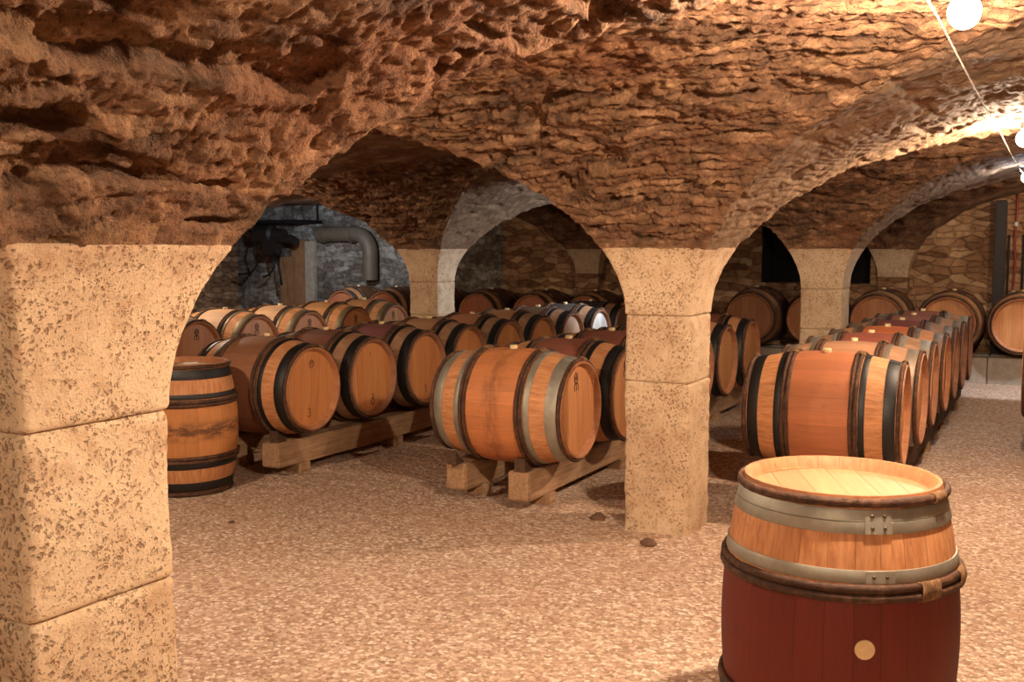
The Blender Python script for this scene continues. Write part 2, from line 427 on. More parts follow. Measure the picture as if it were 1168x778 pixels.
VV, FF, TT = [], [], []
nv = 0
def funnel(i, j, N, rows):
    """the vault's springing above one pillar: square in plan, widening to the crowns"""
    global nv
    pu, pv = U[i], V[j]
    aum, aup = spans(i, U); avm, avp = spans(j, V)
    ph = np.linspace(PH0, PI/2, rows)
    e = (1-np.cos(ph)); e[-1] += .006
    zz = Z0+B*np.sin(ph)
    x0, x1 = pu-HW-aum*e, pu+HW+aup*e
    y0, y1 = pv-HW-avm*e, pv+HW+avp*e
    t = np.linspace(0, 1, N+1)
    for side in range(4):
        if side == 0: X = x0[:, None]+(x1-x0)[:, None]*t; Y = np.repeat(y0[:, None], N+1, 1); nx, ny, a = 0, -1, avm
        elif side == 1: Y = y0[:, None]+(y1-y0)[:, None]*t; X = np.repeat(x1[:, None], N+1, 1); nx, ny, a = 1, 0, aup
        elif side == 2: X = x1[:, None]+(x0-x1)[:, None]*t; Y = np.repeat(y1[:, None], N+1, 1); nx, ny, a = 0, 1, avp
        else: Y = y1[:, None]+(y0-y1)[:, None]*t; X = np.repeat(x0[:, None], N+1, 1); nx, ny, a = -1, 0, aum
        Z = np.repeat(zz[:, None], N+1, 1)
        P = np.repeat(ph[:, None], N+1, 1)
        # room-side normals
        ln = np.sqrt((B*np.cos(P))**2+(a*np.sin(P))**2)
        nh, nz = B*np.cos(P)/ln, -a*np.sin(P)/ln
        NX, NY = nx*nh, ny*nh
        # near the groins turn the normals to the bisector
        side_len = (x1-x0 if side in (0, 2) else y1-y0)[:, None]
        d0 = t[None, :]*side_len; d1 = (1-t[None, :])*side_len
        prv = {0: (-1, 0), 1: (0, -1), 2: (1, 0), 3: (0, 1)}[side]; nxt = {0: (1, 0), 1: (0, 1), 2: (-1, 0), 3: (0, -1)}[side]
        w0 = .5*(1-sstep(0, .05, d0)); w1 = .5*(1-sstep(0, .05, d1))
        NX = NX*(1-w0-w1)+(w0*prv[0]+w1*nxt[0])*nh; NY = NY*(1-w0-w1)+(w0*prv[1]+w1*nxt[1])*nh
        S = np.repeat(crown_arc(a, ph)[:, None], N+1, 1)
        Tn = X if side in (0, 2) else Y
        cf = sstep(0, .07, np.minimum(d0, d1))
        z0 = np.zeros_like(S)
        sw = S + .06*vn(Tn*1.3, S*.9, z0, 5)+.035*vn(Tn*4.2, S*5, z0, 6)+.012*vn(Tn*13, S*13, z0, 7)
        rh = .052
        row = np.floor(sw/rh); fr = sw/rh-row
        L = .16+.3*h3(row, z0, z0, 3)
        tc = (Tn+h3(row, z0, z0, 4)*3+.05*vn(S*9, Tn*9, z0, 8))/L
        cl = np.floor(tc); fc = tc-cl
        dm = np.minimum(np.minimum(fr, 1-fr)*rh, np.minimum(fc, 1-fc)*L)
        hs = h3(row, cl, z0, 9)
        worn = .15+.85*sstep(-.25, .3, fbm(X*1.1, Y*1.1, Z*1.1, 3, 21))
        mort = 1-sstep(.002, .016, dm)
        pl = side == 1 and j >= 3; ks = (1-.65*sstep(0, .09, np.minimum(d0, d1))) if pl else 1.0
        d = ks*cf*((hs-.5)*.018*worn - mort*.014*worn)
        lump = fbm(X*3.3, Y*3.3, Z*4.2, 5, 31, .55)
        d = d + (.7+.3*ks)*(.030 if j == 2 else .042)*lump + ks*((.018 if j == 2 else .026)*fbm(X*15, Y*15, Z*26, 4, 41, .65) + .010*fbm(X*36, Y*36, Z*60, 2, 43))
        cav = fbm(Tn*3.1+7, S*11, z0+pu, 3, 51)
        d = d - ks*.045*cf*sstep(.24, .34, cav)
        hole = fbm(Tn*7+3, S*16, z0+pv, 2, 61)
        d = d - ks*.035*cf*sstep(.48, .60, hole)
        low = sstep(PH0, PH0+.10, P)     # seats on the cut stone of the capital
        d = d*(.35+.65*low) - .004
        VV.append(np.stack([X+NX*d, Y+NY*d, Z+nz*d], -1).reshape(-1, 3))
        TT.append((((hs*.999*cf+.5*(1-cf)) if not pl else np.full_like(S, 2.0))).reshape(-1))
        r_, c_ = np.meshgrid(np.arange(rows-1), np.arange(N), indexing='ij')
        k = nv+(r_*(N+1)+c_)
        FF.append(np.stack([k, k+1, k+N+2, k+N+1], -1).reshape(-1, 4))
        nv += rows*(N+1)

hi = {(3, 2): (400, 260), (3, 3): (340, 220), (2, 3): (130, 90), (3, 4): (220, 140), (2, 4): (180, 110), (4, 2): (120, 90), (4, 3): (120, 80), (2, 2): (120, 80)}
for i in range(len(U)):
    for j in range(1, len(V)):
        if (i, j) in ((0, 5), (1, 5)): continue
        n_, r_ = hi.get((i, j), (56, 36))
        funnel(i, j, n_, r_)
xs = np.linspace(-13.1, (U[1]+U[2])/2+.03, 70); ys = np.linspace((V[4]+V[5])/2-.03, 14.2, 34)
X, Y = np.meshgrid(xs, ys, indexing='ij'); Zc = Z0+B+.03*fbm(X*3.3, Y*3.3, X*0, 4, 31)
a_, b_ = np.meshgrid(np.arange(69), np.arange(33), indexing='ij'); k = nv+a_*34+b_
VV.append(np.stack([X, Y, Zc], -1).reshape(-1, 3)); TT.append(np.full(X.size, .5)); FF.append(np.stack([k, k+1, k+35, k+34], -1).reshape(-1, 4))
ceil = add_mesh('ceiling', np.concatenate(VV), np.concatenate(FF), M['vault'], smooth=True, attrs={'tint': np.concatenate(TT)})
tag(ceil, 'low brown rubble stone groin vaults springing from the square pillars', 'ceiling', kind='structure')

# ------------------------------------------------------------------ pillars
def stone_ring(cx, cy, hx, hy, z0, z1, name, parent, n=24, nz=24, bev=.012, rnd=.022, amp=.004, ox=lambda z: (0, 0, 0, 0), seed=0, tilt=(0, 0)):
    """one squared stone; ox(z) widens it on -x, +x, -y, +y"""
    zs = np.concatenate([[z0, z0+bev*.3, z0+bev], np.linspace(z0+bev, z1-bev, nz)[1:-1], [z1-bev, z1-bev*.3, z1]])
    ins = np.concatenate([[bev, bev*.3, 0], np.zeros(nz-2), [0, bev*.3, bev]])
    V_, F_ = [], []
    t = np.linspace(-1, 1, n+1)[:-1]
    per = np.concatenate([np.stack([t, -np.ones(n)], 1), np.stack([np.ones(n), t], 1), np.stack([-t, np.ones(n)], 1), np.stack([-np.ones(n), -t], 1)])
    m = 4*n
    for z, s in zip(zs, ins):
        a, b, c, d = ox(z)
        xl, xr, yl, yr = -hx-a+s, hx+b-s, -hy-c+s, hy+d-s
        px = (xl+xr)/2+per[:, 0]*(xr-xl)/2; py = (yl+yr)/2+per[:, 1]*(yr-yl)/2
        qx = np.clip(px, xl+rnd, xr-rnd); qy = np.clip(py, yl+rnd, yr-rnd)
        dx, dy = px-qx, py-qy; L = np.sqrt(dx*dx+dy*dy)+1e-9
        px, py = qx+dx/L*rnd, qy+dy/L*rnd
        zz = np.full(m, z)+tilt[0]*px+tilt[1]*py
        X, Y = px+cx, py+cy
        nn = fbm(X*6, Y*6, zz*6, 3, 71+seed)*amp*1.6+fbm(X*30, Y*30, zz*30, 3, 81+seed)*amp
        edge = fbm(X*14, Y*14, zz*14, 3, 91)*amp*1.5*(np.abs(dx*dy) > 1e-6)
        V_.append(np.stack([X+dx/L*(nn+edge), Y+dy/L*(nn+edge), zz], 1))
    V_ = np.concatenate(V_); k = len(zs)
    for r in range(k-1):
        a = r*m+np.arange(m); b = r*m+(np.arange(m)+1) % m
        F_.append(np.stack([a, b, b+m, a+m], 1))
    F_ = np.concatenate(F_)
    faces = [tuple(f) for f in F_]+[tuple(range(m))[::-1], tuple((k-1)*m+q for q in range(m))]
    o = add_mesh(name, [tuple(v) for v in V_], faces, M['lime'], parent)
    autosmooth(o, 50)
    return o

def pillar(i, j, label, hx=HW, hy=HW, zj=.83, n=20, tilt=0.0):
    pu, pv = U[i], V[j]
    root = empty('stone_pillar', (pu, pv, 0)); tag(root, label, 'pillar', 'square limestone pillars', kind='structure')
    aum, aup = spans(i, U); avm, avp = spans(j, V)
    def ox(z):
        if z <= Z0: return (0, 0, 0, 0)
        e = 1-math.sqrt(max(0, 1-((z-Z0)/B)**2)); return (aum*e, aup*e, avm*e, avp*e)
    s = i*7+j
    stone_ring(0, 0, hx, hy, -.02, zj, 'shaft', root, n, n*2, seed=s, amp=.005, tilt=(0, tilt))
    stone_ring(0, 0, hx-.002, hy-.002, zj, Z0, 'upper_block', root, n, n, seed=s+1, amp=.004, tilt=(0, tilt))
    stone_ring(0, 0, HW, HW, Z0, ZS+.012, 'capital', root, n, n, seed=s+2, ox=ox, amp=.003, rnd=.014)
    return root

PL = {
 (3, 3): 'pale limestone pillar standing free in the middle, beside the upright red barrel',
 (3, 2): 'large pale limestone pillar closest to the camera at the left edge',
 (3, 4): 'limestone pillar behind the right hand row of lying barrels',
 (2, 4): 'far limestone pillar with one bluish side behind the left rows of barrels',
 (2, 3): 'limestone pillar hidden behind the large left pillar',
 (1, 3): 'limestone pillar far to the left in the side aisle',
 (1, 4): 'limestone pillar far left near the grey wall',
 (4, 2): 'limestone pillar right of the camera',
 (4, 3): 'limestone pillar right of the right hand row',
 (4, 4): 'limestone pillar at the far right before the end wall',
 (2, 2): 'limestone pillar left of the large near pillar',
 (1, 2): 'limestone pillar at the left end of the near aisle',
 (3, 1): 'limestone pillar behind the camera on the left',
 (4, 1): 'limestone pillar behind the camera on the right',
 (2, 1): 'limestone pillar behind the camera, second to the left',
 (1, 1): 'limestone pillar behind the camera at the far left',
}
for (i, j), lb in PL.items():
    near = (i, j) in ((3, 3), (3, 2))
    hy = .186 if (i, j) == (3, 2) else HW
    pillar(i, j, lb, hx=HW, hy=hy, zj=.815 if (i, j) == (3, 2) else .83, n=44 if near else 14)

# ------------------------------------------------------------------ walls and floor
def grid_plane(name, x0, x1, y0, y1, step, mat, amp, hole=None):
    nx, ny = int((x1-x0)/step), int((y1-y0)/step)
    xs, ys = np.linspace(x0, x1, nx+1), np.linspace(y0, y1, ny+1)
    X, Y = np.meshgrid(xs, ys, indexing='ij')
    Z = amp*fbm(X*1.7, Y*1.7, X*0, 3, 101)
    v = np.stack([X, Y, Z], -1).reshape(-1, 3)
    a, b = np.meshgrid(np.arange(nx), np.arange(ny), indexing='ij'); k = a*(ny+1)+b
    f = np.stack([k, k+ny+1, k+ny+2, k+1], -1).reshape(-1, 4)
    return add_mesh(name, v, f, mat, smooth=True)
fl = grid_plane('floor', UMIN-.1, UMAX+.1, VMIN-.1, VMAX+.5, .06, M['floor'], .010)
tag(fl, 'pale beige fine gravel floor of the cellar', 'floor', kind='structure')

def wall_box(name, x0, x1, y0, y1, z0, z1, mat, label, holes=()):
    mb = MB()
    if not holes: mb.box(x0, x1, y0, y1, z0, z1)
    else:
        hx0, hx1, hz0, hz1 = holes
        mb.box(x0, hx0, y0, y1, z0, z1); mb.box(hx1, x1, y0, y1, z0, z1)
        mb.box(hx0, hx1, y0, y1, z0, hz0); mb.box(hx0, hx1, y0, y1, hz1, z1)
    o = mb.build(name, mat); tag(o, label, 'wall', kind='structure'); return o
wall_box('wall_back', -7.6, UMAX+.3, VMAX, VMAX+.5, -.1, 2.6, M['rubble'], 'brown coursed rubble end wall behind the row of wall barrels', (-3.62, -2.2, 1.10, 1.92))
wall_box('wall_back_left', UMIN-.5, -7.6, VMAX, VMAX+.5, -.1, 2.6, M['greywall'], 'grey stone end wall in cool light at the far left')
wall_box('wall_left', UMIN-.5, UMIN, VMIN, VMAX, -.1, 2.6, M['rubble'], 'brown rubble side wall beyond the leftmost barrels')
wall_box('wall_right', UMAX, UMAX+.3, VMIN, VMAX, -.1, 2.6, M['rubble'], 'rubble side wall right of the picture')
wall_box('wall_front', UMIN-.5, UMAX+.3, VMIN-.3, VMIN, -.1, 2.6, M['rubble'], 'rubble wall behind the camera')
mb = MB()   # unlit opening in the end wall
mb.box(-3.72, -2.1, VMAX+.5, VMAX+.52, 1.0, 2.0)
w = mb.build('window_1', M['niche']); tag(w, 'black unlit window opening in the end wall behind the pillar', 'window', kind='structure')
mb = MB(); mb.box(-3.66, -2.16, VMAX-.03, VMAX+.3, 1.05, 1.10, .01)
s_ = mb.build('window_sill', M['rubble'], w)
mb = MB(); mb.box(-3.63, -3.60, VMAX+.04, VMAX+.5, 1.10, 1.92); mb.box(-2.22, -2.19, VMAX+.04, VMAX+.5, 1.10, 1.92); mb.box(-3.6, -2.22, VMAX+.04, VMAX+.5, 1.89, 1.92)
mb.build('window_reveal', M['niche'], w)

# pilasters on the end wall
for i, lb in ((3, 'stone pilaster on the end wall right of the black opening'), (2, 'pilaster with a pale flared capital on the dark end wall')):
    root = empty('wall_pilaster', (U[i], V[5], 0)); tag(root, lb, 'pilaster', 'pilasters on the end wall', kind='structure')
    aum, aup = spans(i, U); avm = spans(5, V)[0]
    def ox(z, aum=aum, aup=aup, avm=avm):
        if z <= Z0: return (0, 0, 0, 0)
        e = 1-math.sqrt(max(0, 1-((z-Z0)/B)**2)); return (aum*e, aup*e, avm*e, 0)
    sh = stone_ring(0, 0, HW, HW, -.02, Z0, 'shaft', root, 10, 20, seed=40+i)
    sh.data.materials[0] = M['rubble']
    stone_ring(0, 0, HW, HW, Z0, ZS+.012, 'capital', root, 10, 12, seed=50+i, ox=ox)

# ------------------------------------------------------------------ barrels
BL, RB, RE = .44, .350, .286       # half length, belly and end radius of the staves
def rad(x): return RB-(RB-RE)*(abs(x)/BL)**2.0
WHITE = (1, 1, 1, 1)

def make_barrel(hi=False, bind=0.0, seam=0.0, flush_bung=False):
    seg = 168 if hi else 84
    parts = []
    mb = MB()
    xs = [BL*(-1+2*k/28) for k in range(29)]
    prof = [(-.405, .258)] + [(-.4385, .2735), (-.44, .276)] + [(x, rad(x)) for x in xs] + [(.44, .276), (.4385, .2735), (.405, .258)]
    mb.lathe(prof, 'x', seg)
    # inner faces of the chimes
    o = mb.build('staves', M['staves'], smooth=False); autosmooth(o, 40); parts.append(o)
    for sgn in (1, -1):
        mb = MB()
        pr = [(.388, .0001), (.388, .262), (.403, .262), (.405, .252), (.405, .0001)]
        mb.lathe(pr, 'x', 64 if hi else 48, close=True)
        if sgn < 0: mb.v = [(-x, y, z) for x, y, z in mb.v]
        o = mb.build('head', M['head']); autosmooth(o, 30); parts.append(o)
    def metal(xa, xb, groove):
        for sgn in (1, -1):
            mb = MB(); e = .0032
            pr = [(xa, rad(xa)-.002), (xa, rad(xa)+e), (xa+.002, rad(xa+.002)+e+.001)]
            if groove:
                xm = (xa+xb)/2
                pr += [(xm-.0015, rad(xm)+e+.001), (xm, rad(xm)+e-.002), (xm+.0015, rad(xm)+e+.0005)]
            pr += [(xb-.002, rad(xb-.002)+e+.001), (xb, rad(xb)+e), (xb, rad(xb)-.002)]
            mb.lathe([(sgn*a, r) for a, r in pr], 'x', seg, close=True)
            # lapped joint with rivets
            a0 = seam
            vs = []; fs = []; K = 8
            for q, xx in enumerate((xa+.001, xb-.001)):
                for k in range(K+1):
                    t = a0+(-.12+.24*k/K)*(1 if q == 0 else 1); r = rad(xx)+e+.0032
                    vs.append((sgn*xx, r*math.sin(t), r*math.cos(t)))
            for k in range(K): fs.append((k, k+1, K+2+k, K+1+k))
            vs2 = [(x, y*.985, z*.985) for x, y, z in vs]; n0 = len(vs)
            fs += [tuple(n0+i for i in f) for f in fs]
            for k in range(K):
                fs.append((k, k+1, n0+k+1, n0+k)); fs.append((K+1+k, K+2+k, n0+K+2+k, n0+K+1+k))
            fs += [(0, K+1, n0+K+1, n0), (K, 2*K+1, n0+2*K+1, n0+K)]
            mb.add(vs+vs2, fs)
            o = mb.build('metal_hoop', M['hoopm']); autosmooth(o, 40); parts.append(o)
            if hi:
                rows_ = [xa+(xb-xa)*.25, xa+(xb-xa)*.75] if xb-xa > .06 else [(xa+xb)/2]
                for xx in rows_:
                    for dt in (-.055, .055):
                        t = a0+dt; rr = rad(xx)+e+.003
                        c = Vector((sgn*xx, rr*math.sin(t), rr*math.cos(t))); nrm = Vector((0, math.sin(t), math.cos(t)))
                        m2 = MB(); ta = Vector((1, 0, 0)); tb = nrm.cross(ta); vs = []; 
                        for h_, r_ in ((0, .0055), (.002, .005), (.0035, .0025)):
                            for k in range(10): vs.append(c+nrm*h_+(ta*math.cos(2*PI*k/10)+tb*math.sin(2*PI*k/10))*r_)
                        fs = [(l*10+k, l*10+(k+1) % 10, (l+1)*10+(k+1) % 10, (l+1)*10+k) for l in range(2) for k in range(10)]+[tuple(20+k for k in range(10))]
                        m2.add(vs, fs); q = m2.build('rivet', M['rivet'], smooth=True); q.parent = o
    metal(.342, .405, hi)
    metal(.214, .248, False)
    def wood(xc_list, rr, nm='wooden_hoop', ba=bind, bw=.20):
        for sgn in (1, -1):
            mb = MB(); ph = random.random()*9
            for q, xc in enumerate(xc_list):
                nn = 10 if hi else 7; S = seg; vs = []
                for k in range(S):
                    t = 2*PI*k/S
                    lum = 1+.06*math.sin(t*7+ph+q)+.05*math.sin(t*19+ph*2)+.04*math.sin(t*43)
                    r0 = rad(xc)+rr*.55+.0015*math.sin(t*3+ph)
                    dx = .0016*math.sin(t*2+ph*3+q)
                    for c in range(nn):
                        a = 2*PI*c/nn; ca, sa = math.cos(a), math.sin(a)
                        # flattened on the inside
                        r = r0+rr*lum*sa*(1.0 if sa > 0 else .7)
                        vs.append((sgn*(xc+dx+rr*1.12*lum*ca), r*math.sin(t), r*math.cos(t)))
                fs = [(k*nn+c, k*nn+(c+1) % nn, ((k+1) % S)*nn+(c+1) % nn, ((k+1) % S)*nn+c) for k in range(S) for c in range(nn)]
                mb.add(vs, fs)
            o = mb.build(nm, M['hoopw'], smooth=True); parts.append(o)
            # osier lashing round the lap
            for b0 in ((ba, ba+.55) if len(xc_list) > 1 else (ba+.25,)):
                m2 = MB(); xm = sum(xc_list)/len(xc_list); wd = (max(xc_list)-min(xc_list))/2+rr*1.25
                turns = 9; Kn = turns*8; pts = []
                for k in range(Kn+1):
                    u_ = k/Kn; t = b0+(u_-.5)*bw; a = u_*turns*2*PI
                    rc = rad(xm)+rr*.7
                    pts.append((sgn*(xm+wd*math.cos(a)), (rc+rr*1.15*math.sin(a))*math.sin(t), (rc+rr*1.15*math.sin(a))*math.cos(t)))
                m2.tube(pts, .0038, 5)
                q = m2.build('lashing', M['bind'], smooth=True); q.parent = o
    wood([.421], .0115)
    wood([.174, .199], .0112)
    # bung
    mb = MB()
    if flush_bung: mb.lathe([(RB-.02, .0275), (RB+.0015, .0275), (RB+.003, .026), (RB+.003, .0001)], 'z', 28, centre=(.038, 0, -.0005))
    else: mb.lathe([(RB-.02, .020), (RB+.017, .024), (RB+.020, .022), (RB+.020, .0001)], 'z', 18)
    o = mb.build('bung', M['bung']); autosmooth(o, 40); parts.append(o)
    return parts

def crest_mb(sz, style):
    """flat branded mark in the y,z plane at x = .406"""
    mb = MB(); X0, X1 = .4048, .4058
    def bar(y0, z0, y1, z1, w):
        d = Vector((y1-y0, z1-z0)); L = d.length; d /= L; p = Vector((-d.y, d.x))*w/2
        q = [(y0+p.x, z0+p.y), (y0-p.x, z0-p.y), (y1-p.x, z1-p.y), (y1+p.x, z1+p.y)]
        vs = [(X0, a*sz, b*sz) for a, b in q]+[(X1, a*sz, b*sz) for a, b in q]
        mb.add(vs, [(0, 1, 2, 3)[::-1], (4, 5, 6, 7), (0, 1, 5, 4), (1, 2, 6, 5), (2, 3, 7, 6), (3, 0, 4, 7)])
    def ring(cy, cz, ry, rz, w, n=16, a0=0, a1=2*PI):
        for k in range(n):
            a = a0+(a1-a0)*k/n; b = a0+(a1-a0)*(k+1)/n
            bar(cy+ry*math.cos(a), cz+rz*math.sin(a), cy+ry*math.cos(b), cz+rz*math.sin(b), w)
    if style == 'crest':
        ring(0, .55, .34, .42, .12); bar(-.14, .3, -.14, .8, .11); bar(.14, .3, .14, .8, .11); bar(-.3, .55, .3, .55, .09)
        for y in (-.36, 0, .36): bar(y, -.55, y, -.02, .13)
        ring(-.18, -.06, .18, .14, .11, 6, 0, PI); ring(.18, -.06, .18, .14, .11, 6, 0, PI)
    elif style == 'seal':
        ring(0, 0, .45, .5, .08); bar(-.4, .12, .4, .12, .08); bar(-.4, -.16, .4, -.16, .08); ring(0, .3, .25, .14, .07, 10)
    elif style == 'three':
        ring(0, .55, .28, .26, .12, 10, -PI/2, PI*.8); ring(-.02, -.02, .34, .32, .13, 12, -PI*.85, PI/2); bar(-.1, 1.05, .1, .95, .12)
    elif style == 'eight':
        ring(0, .0, .34, .42, .13); bar(.05, .42, .22, .95, .13); bar(-.12, .95, .22, .95, .1)
    elif style == 'one':
        bar(0, -.6, 0, .6, .13); bar(0, .6, -.2, .35, .12); bar(-.2, -.6, .2, -.6, .1)
    return mb

PROTO = make_barrel()
PROTO_HI = make_barrel(hi=True, bind=-1.1, seam=-.12, flush_bung=True)
proto_free = {'lo': True, 'hi': True}

OAK_HEAD = lin(206, 146, 92)
GALV = (*lin(164, 157, 142)[:3], 0.0); BLACK = (*lin(24, 21, 19)[:3], 1.0)
def place_barrel(label, group, loc, rz=0.0, roll=0.0, up=False, scale=1.0, belly=lin(170, 100, 62), smudge=0.0, head=OAK_HEAD,
                 metal=BLACK, kind='lo', marks=(), tilt=0.0, name='wine_barrel', dusty=False):
    src = PROTO if kind == 'lo' else PROTO_HI
    first = proto_free[kind]; proto_free[kind] = False
    root = empty(name, loc, rz); tag(root, label, 'barrel', group)
    root.scale = (scale,)*3
    if tilt: root.rotation_euler[0] = tilt
    res = []
    for p in src:
        kids = list(p.children)
        c = p if first else p.copy()
        if not first: COL.objects.link(c)
        c.parent = root
        if up: c.matrix_basis = Matrix.Translation((0, 0, BL))@Matrix.Rotation(-PI/2, 4, 'Y')
        else: c.matrix_basis = Matrix.Translation((0, 0, RB))@Matrix.Rotation(roll, 4, 'X')
        nm = c.name.split('.')[0]
        if nm == 'staves':
            c.color = (*belly[:3], 1-smudge)
            if dusty: c.material_slots[0].link = 'OBJECT'; c.material_slots[0].material = M['dusty']
        elif nm == 'head': c.color = head
        elif nm == 'metal_hoop': c.color = metal
        if not first:
            for g in kids:
                d = g.copy(); COL.objects.link(d); d.parent = c
        res.append(c)
    hd = [c for c in res if c.name.startswith('head')][0]
    for style, sz, yy, zz in marks:
        m = crest_mb(sz, style); m.v = [(x, y+yy, z+zz) for x, y, z in m.v]
        o = m.build('brand_mark', M['mark'], hd); o['label'] = 'dark branded mark'
    return root, res

ZB = .249     # where the belly hangs between the bearers
def zroot(z_c, s=1.0): return z_c-RB*s
rj = lambda a: random.uniform(-a, a)
CREST = ('crest', .070, 0, .150)

# --- upright red barrel in front
G0 = 'barrels standing upright on the gravel'
F, Fp = place_barrel('upright barrel with deep red wine-stained belly and grey hoops, nearest the camera', G0, (-.565, 3.12, .0), R(112.5), up=True, scale=.985,
             belly=lin(120, 44, 30), head=lin(178, 140, 100), metal=GALV, kind='hi')
mb = MB()
random.seed(3)
for k in range(34):      # frayed osier along the rim
    t = random.uniform(0, 2*PI) if k > 14 else random.uniform(PI*.5, PI*1.6)
    r0 = .300; x0 = .425+random.uniform(-.008, .012)
    pts = []; L = random.uniform(.015, .05); dt = random.uniform(-.09, .09); out = random.uniform(-.004, .016)
    for q in range(5):
        f = q/4; rr = r0+out*f*f+.004*math.sin(f*5); tt = t+dt*f
        pts.append((x0+L*.3*f*random.uniform(-.4, 1), rr*math.sin(tt), rr*math.cos(tt)))
    mb.tube(pts, .0008, 4)
fr = mb.build('frayed_fibres', M['bind'], F); fr['kind'] = 'stuff'; fr.matrix_basis = Matrix.Translation((0, 0, BL))@Matrix.Rotation(-PI/2, 4, 'Y')
random.seed(11)
F.scale = (.97, .97, 1.0); F.location = (-.555, 3.115, 0)
# --- upright barrel at the left
place_barrel('upright oak barrel with black hoops and a smudged belly, beside the near left pillar', G0, (-4.96, 4.84, 0), R(100), up=True, scale=.945,
             belly=lin(212, 140, 80), smudge=1.0, head=lin(214, 160, 110), metal=BLACK)
mb = MB(); mb.box(-.045, .045, -.03, .03, 0, .0015)
pp = mb.build('paper_slip', M['paper']); pp.location = (-5.035, 4.975, .405*.945+.44*.945+.0009); pp.rotation_euler = (0, 0, R(50))
tag(pp, 'small white paper slip lying on top of the left upright barrel', 'paper')

# --- middle row
ORD = ['first', 'second', 'third', 'fourth', 'fifth', 'sixth', 'seventh', 'eighth', 'ninth']
GM = 'barrels lying in the middle row beside the free standing pillar'
def purple(): return lin(150+rj(12), 92+rj(10), 74+rj(8))
Ml = ['orange-brown lying barrel with grey metal hoops at the front end of the middle row',
      'purplish lying barrel with black hoops partly hidden behind the middle pillar',
      'third barrel of the middle row, dark red-brown back seen left of the pillar',
      'fourth barrel of the middle row, its tail seen behind the pillar',
      'fifth barrel of the middle row, its head just right of the middle pillar',
      'last barrel of the middle row, head visible right of the pillar']
for k in range(6):
    place_barrel(Ml[k], GM, (-2.91+rj(.01), 5.53+.765*k, ZB), R(rj(1)), R(rj(6)), belly=lin(220, 138, 84) if k == 0 else lin(148, 86, 66),
                 smudge=.5 if k == 0 else 0, metal=GALV if k == 0 else BLACK, head=lin(204, 140, 88),
                 marks=(CREST,) if k < 2 else ())
# --- left row
GL = 'barrels lying in the left row'
Ll = ['first barrel of the left row, head branded with a small 3',
      'second barrel of the left row, head with a figure 8 and wide black hoop',
      'third barrel of the left row with black end hoop and half shaded orange head',
      'fourth barrel of the left row, just left of the grey-hooped front barrel',
      'fifth barrel of the left row, seen above the front barrel',
      'sixth barrel of the left row with black hoop around a plain head',
      'seventh barrel of the left row with a pale pinkish head',
      'eighth barrel of the left row with a bright white head',
      'dark last barrel of the left row, against the middle pillar']
lm = {0: (('seal', .055, 0, .170), ('three', .046, -.01, -.180)), 1: (('one', .03, 0, .18), ('eight', .055, 0, -.185)), 2: (('one', .05, 0, -.17),)}
for k in range(9):
    hc = lin(214, 142, 84) if k < 6 else (lin(206, 168, 140) if k == 6 else lin(232, 228, 222))
    if k == 8: hc = lin(120, 90, 70)
    place_barrel(Ll[k], GL, (-4.92+rj(.01), 5.56+.712*k, ZB), R(rj(.4)), R(rj(6)), scale=.985,
                 belly=[lin(172, 116, 84), purple(), purple(), lin(196, 142, 98), lin(200, 136, 94), lin(198, 136, 96), lin(120, 90, 70), lin(96, 84, 76), lin(70, 56, 48)][k],
                 head=hc, metal=BLACK, marks=lm.get(k, ()), dusty=k > 0)
mb = MB(); mb.box(-.0015, .0015, -.075, .075, -.06, .06)
# --- far left row
GF = 'pale barrels lying in the far left row'
Fl = ['first barrel of the far left row, partly cut off by the near pillar',
      'pale barrel second in the far left row with a dark crest on its head',
      'pale barrel third in the far left row with a broad brown rim',
      'honey coloured barrel fourth in the far left row',
      'fifth barrel of the far left row beside the far pillar']
for k, v in enumerate((6.98, 7.78, 8.58, 9.38, 10.16)):
    place_barrel(Fl[k], GF, (-7.39+rj(.01), v, ZB), R(rj(1)), R(rj(5)), belly=lin(222, 178, 138) if k < 3 else lin(214, 156, 104),
                 head=lin(190, 128, 84), metal=(*lin(120, 104, 74)[:3], .4), marks=(CREST,))
# --- right row
GR = 'barrels lying in the right row'
Rl = ['large brown lying barrel with black hoops at the front of the right row',
      'second barrel of the right row, dusty light brown back',
      'third barrel of the right row with a dull red back and worn metal hoops',
      'orange-backed barrel with a yellow wood band, fourth in the right row',
      'fifth barrel of the right row with a dark red back',
      'sixth barrel of the right row with a brown-red back',
      'last barrel of the right row with light metal hoops, in front of the wall barrels']
Rb = [lin(196, 120, 78), lin(196, 142, 106), lin(172, 96, 76), lin(216, 118, 70), lin(142, 76, 64), lin(158, 100, 82), lin(168, 106, 86)]
for k in range(7):
    place_barrel(Rl[k], GR, (-1.19+rj(.008), 6.20+.762*k, ZB), R(rj(.8)+(1.5 if k == 0 else .4)), R(rj(9)), belly=Rb[k], head=lin(206, 140, 90), dusty=k not in (0, 3),
                 metal=BLACK if k in (0,) else ((*lin(128, 112, 96)[:3], .35) if k != 2 and k != 6 else GALV))
# --- beginning of the next row at the right edge
GQ = 'barrels cut by the right edge of the picture'
for k in range(2):
    place_barrel(['dark red barrel end cut off by the right edge of the picture', 'barrel behind the one cut off by the right edge'][k], GQ,
                 (.205, 8.6+.77*k, ZB), 0, 0, belly=lin(110, 52, 40), head=lin(150, 90, 60))
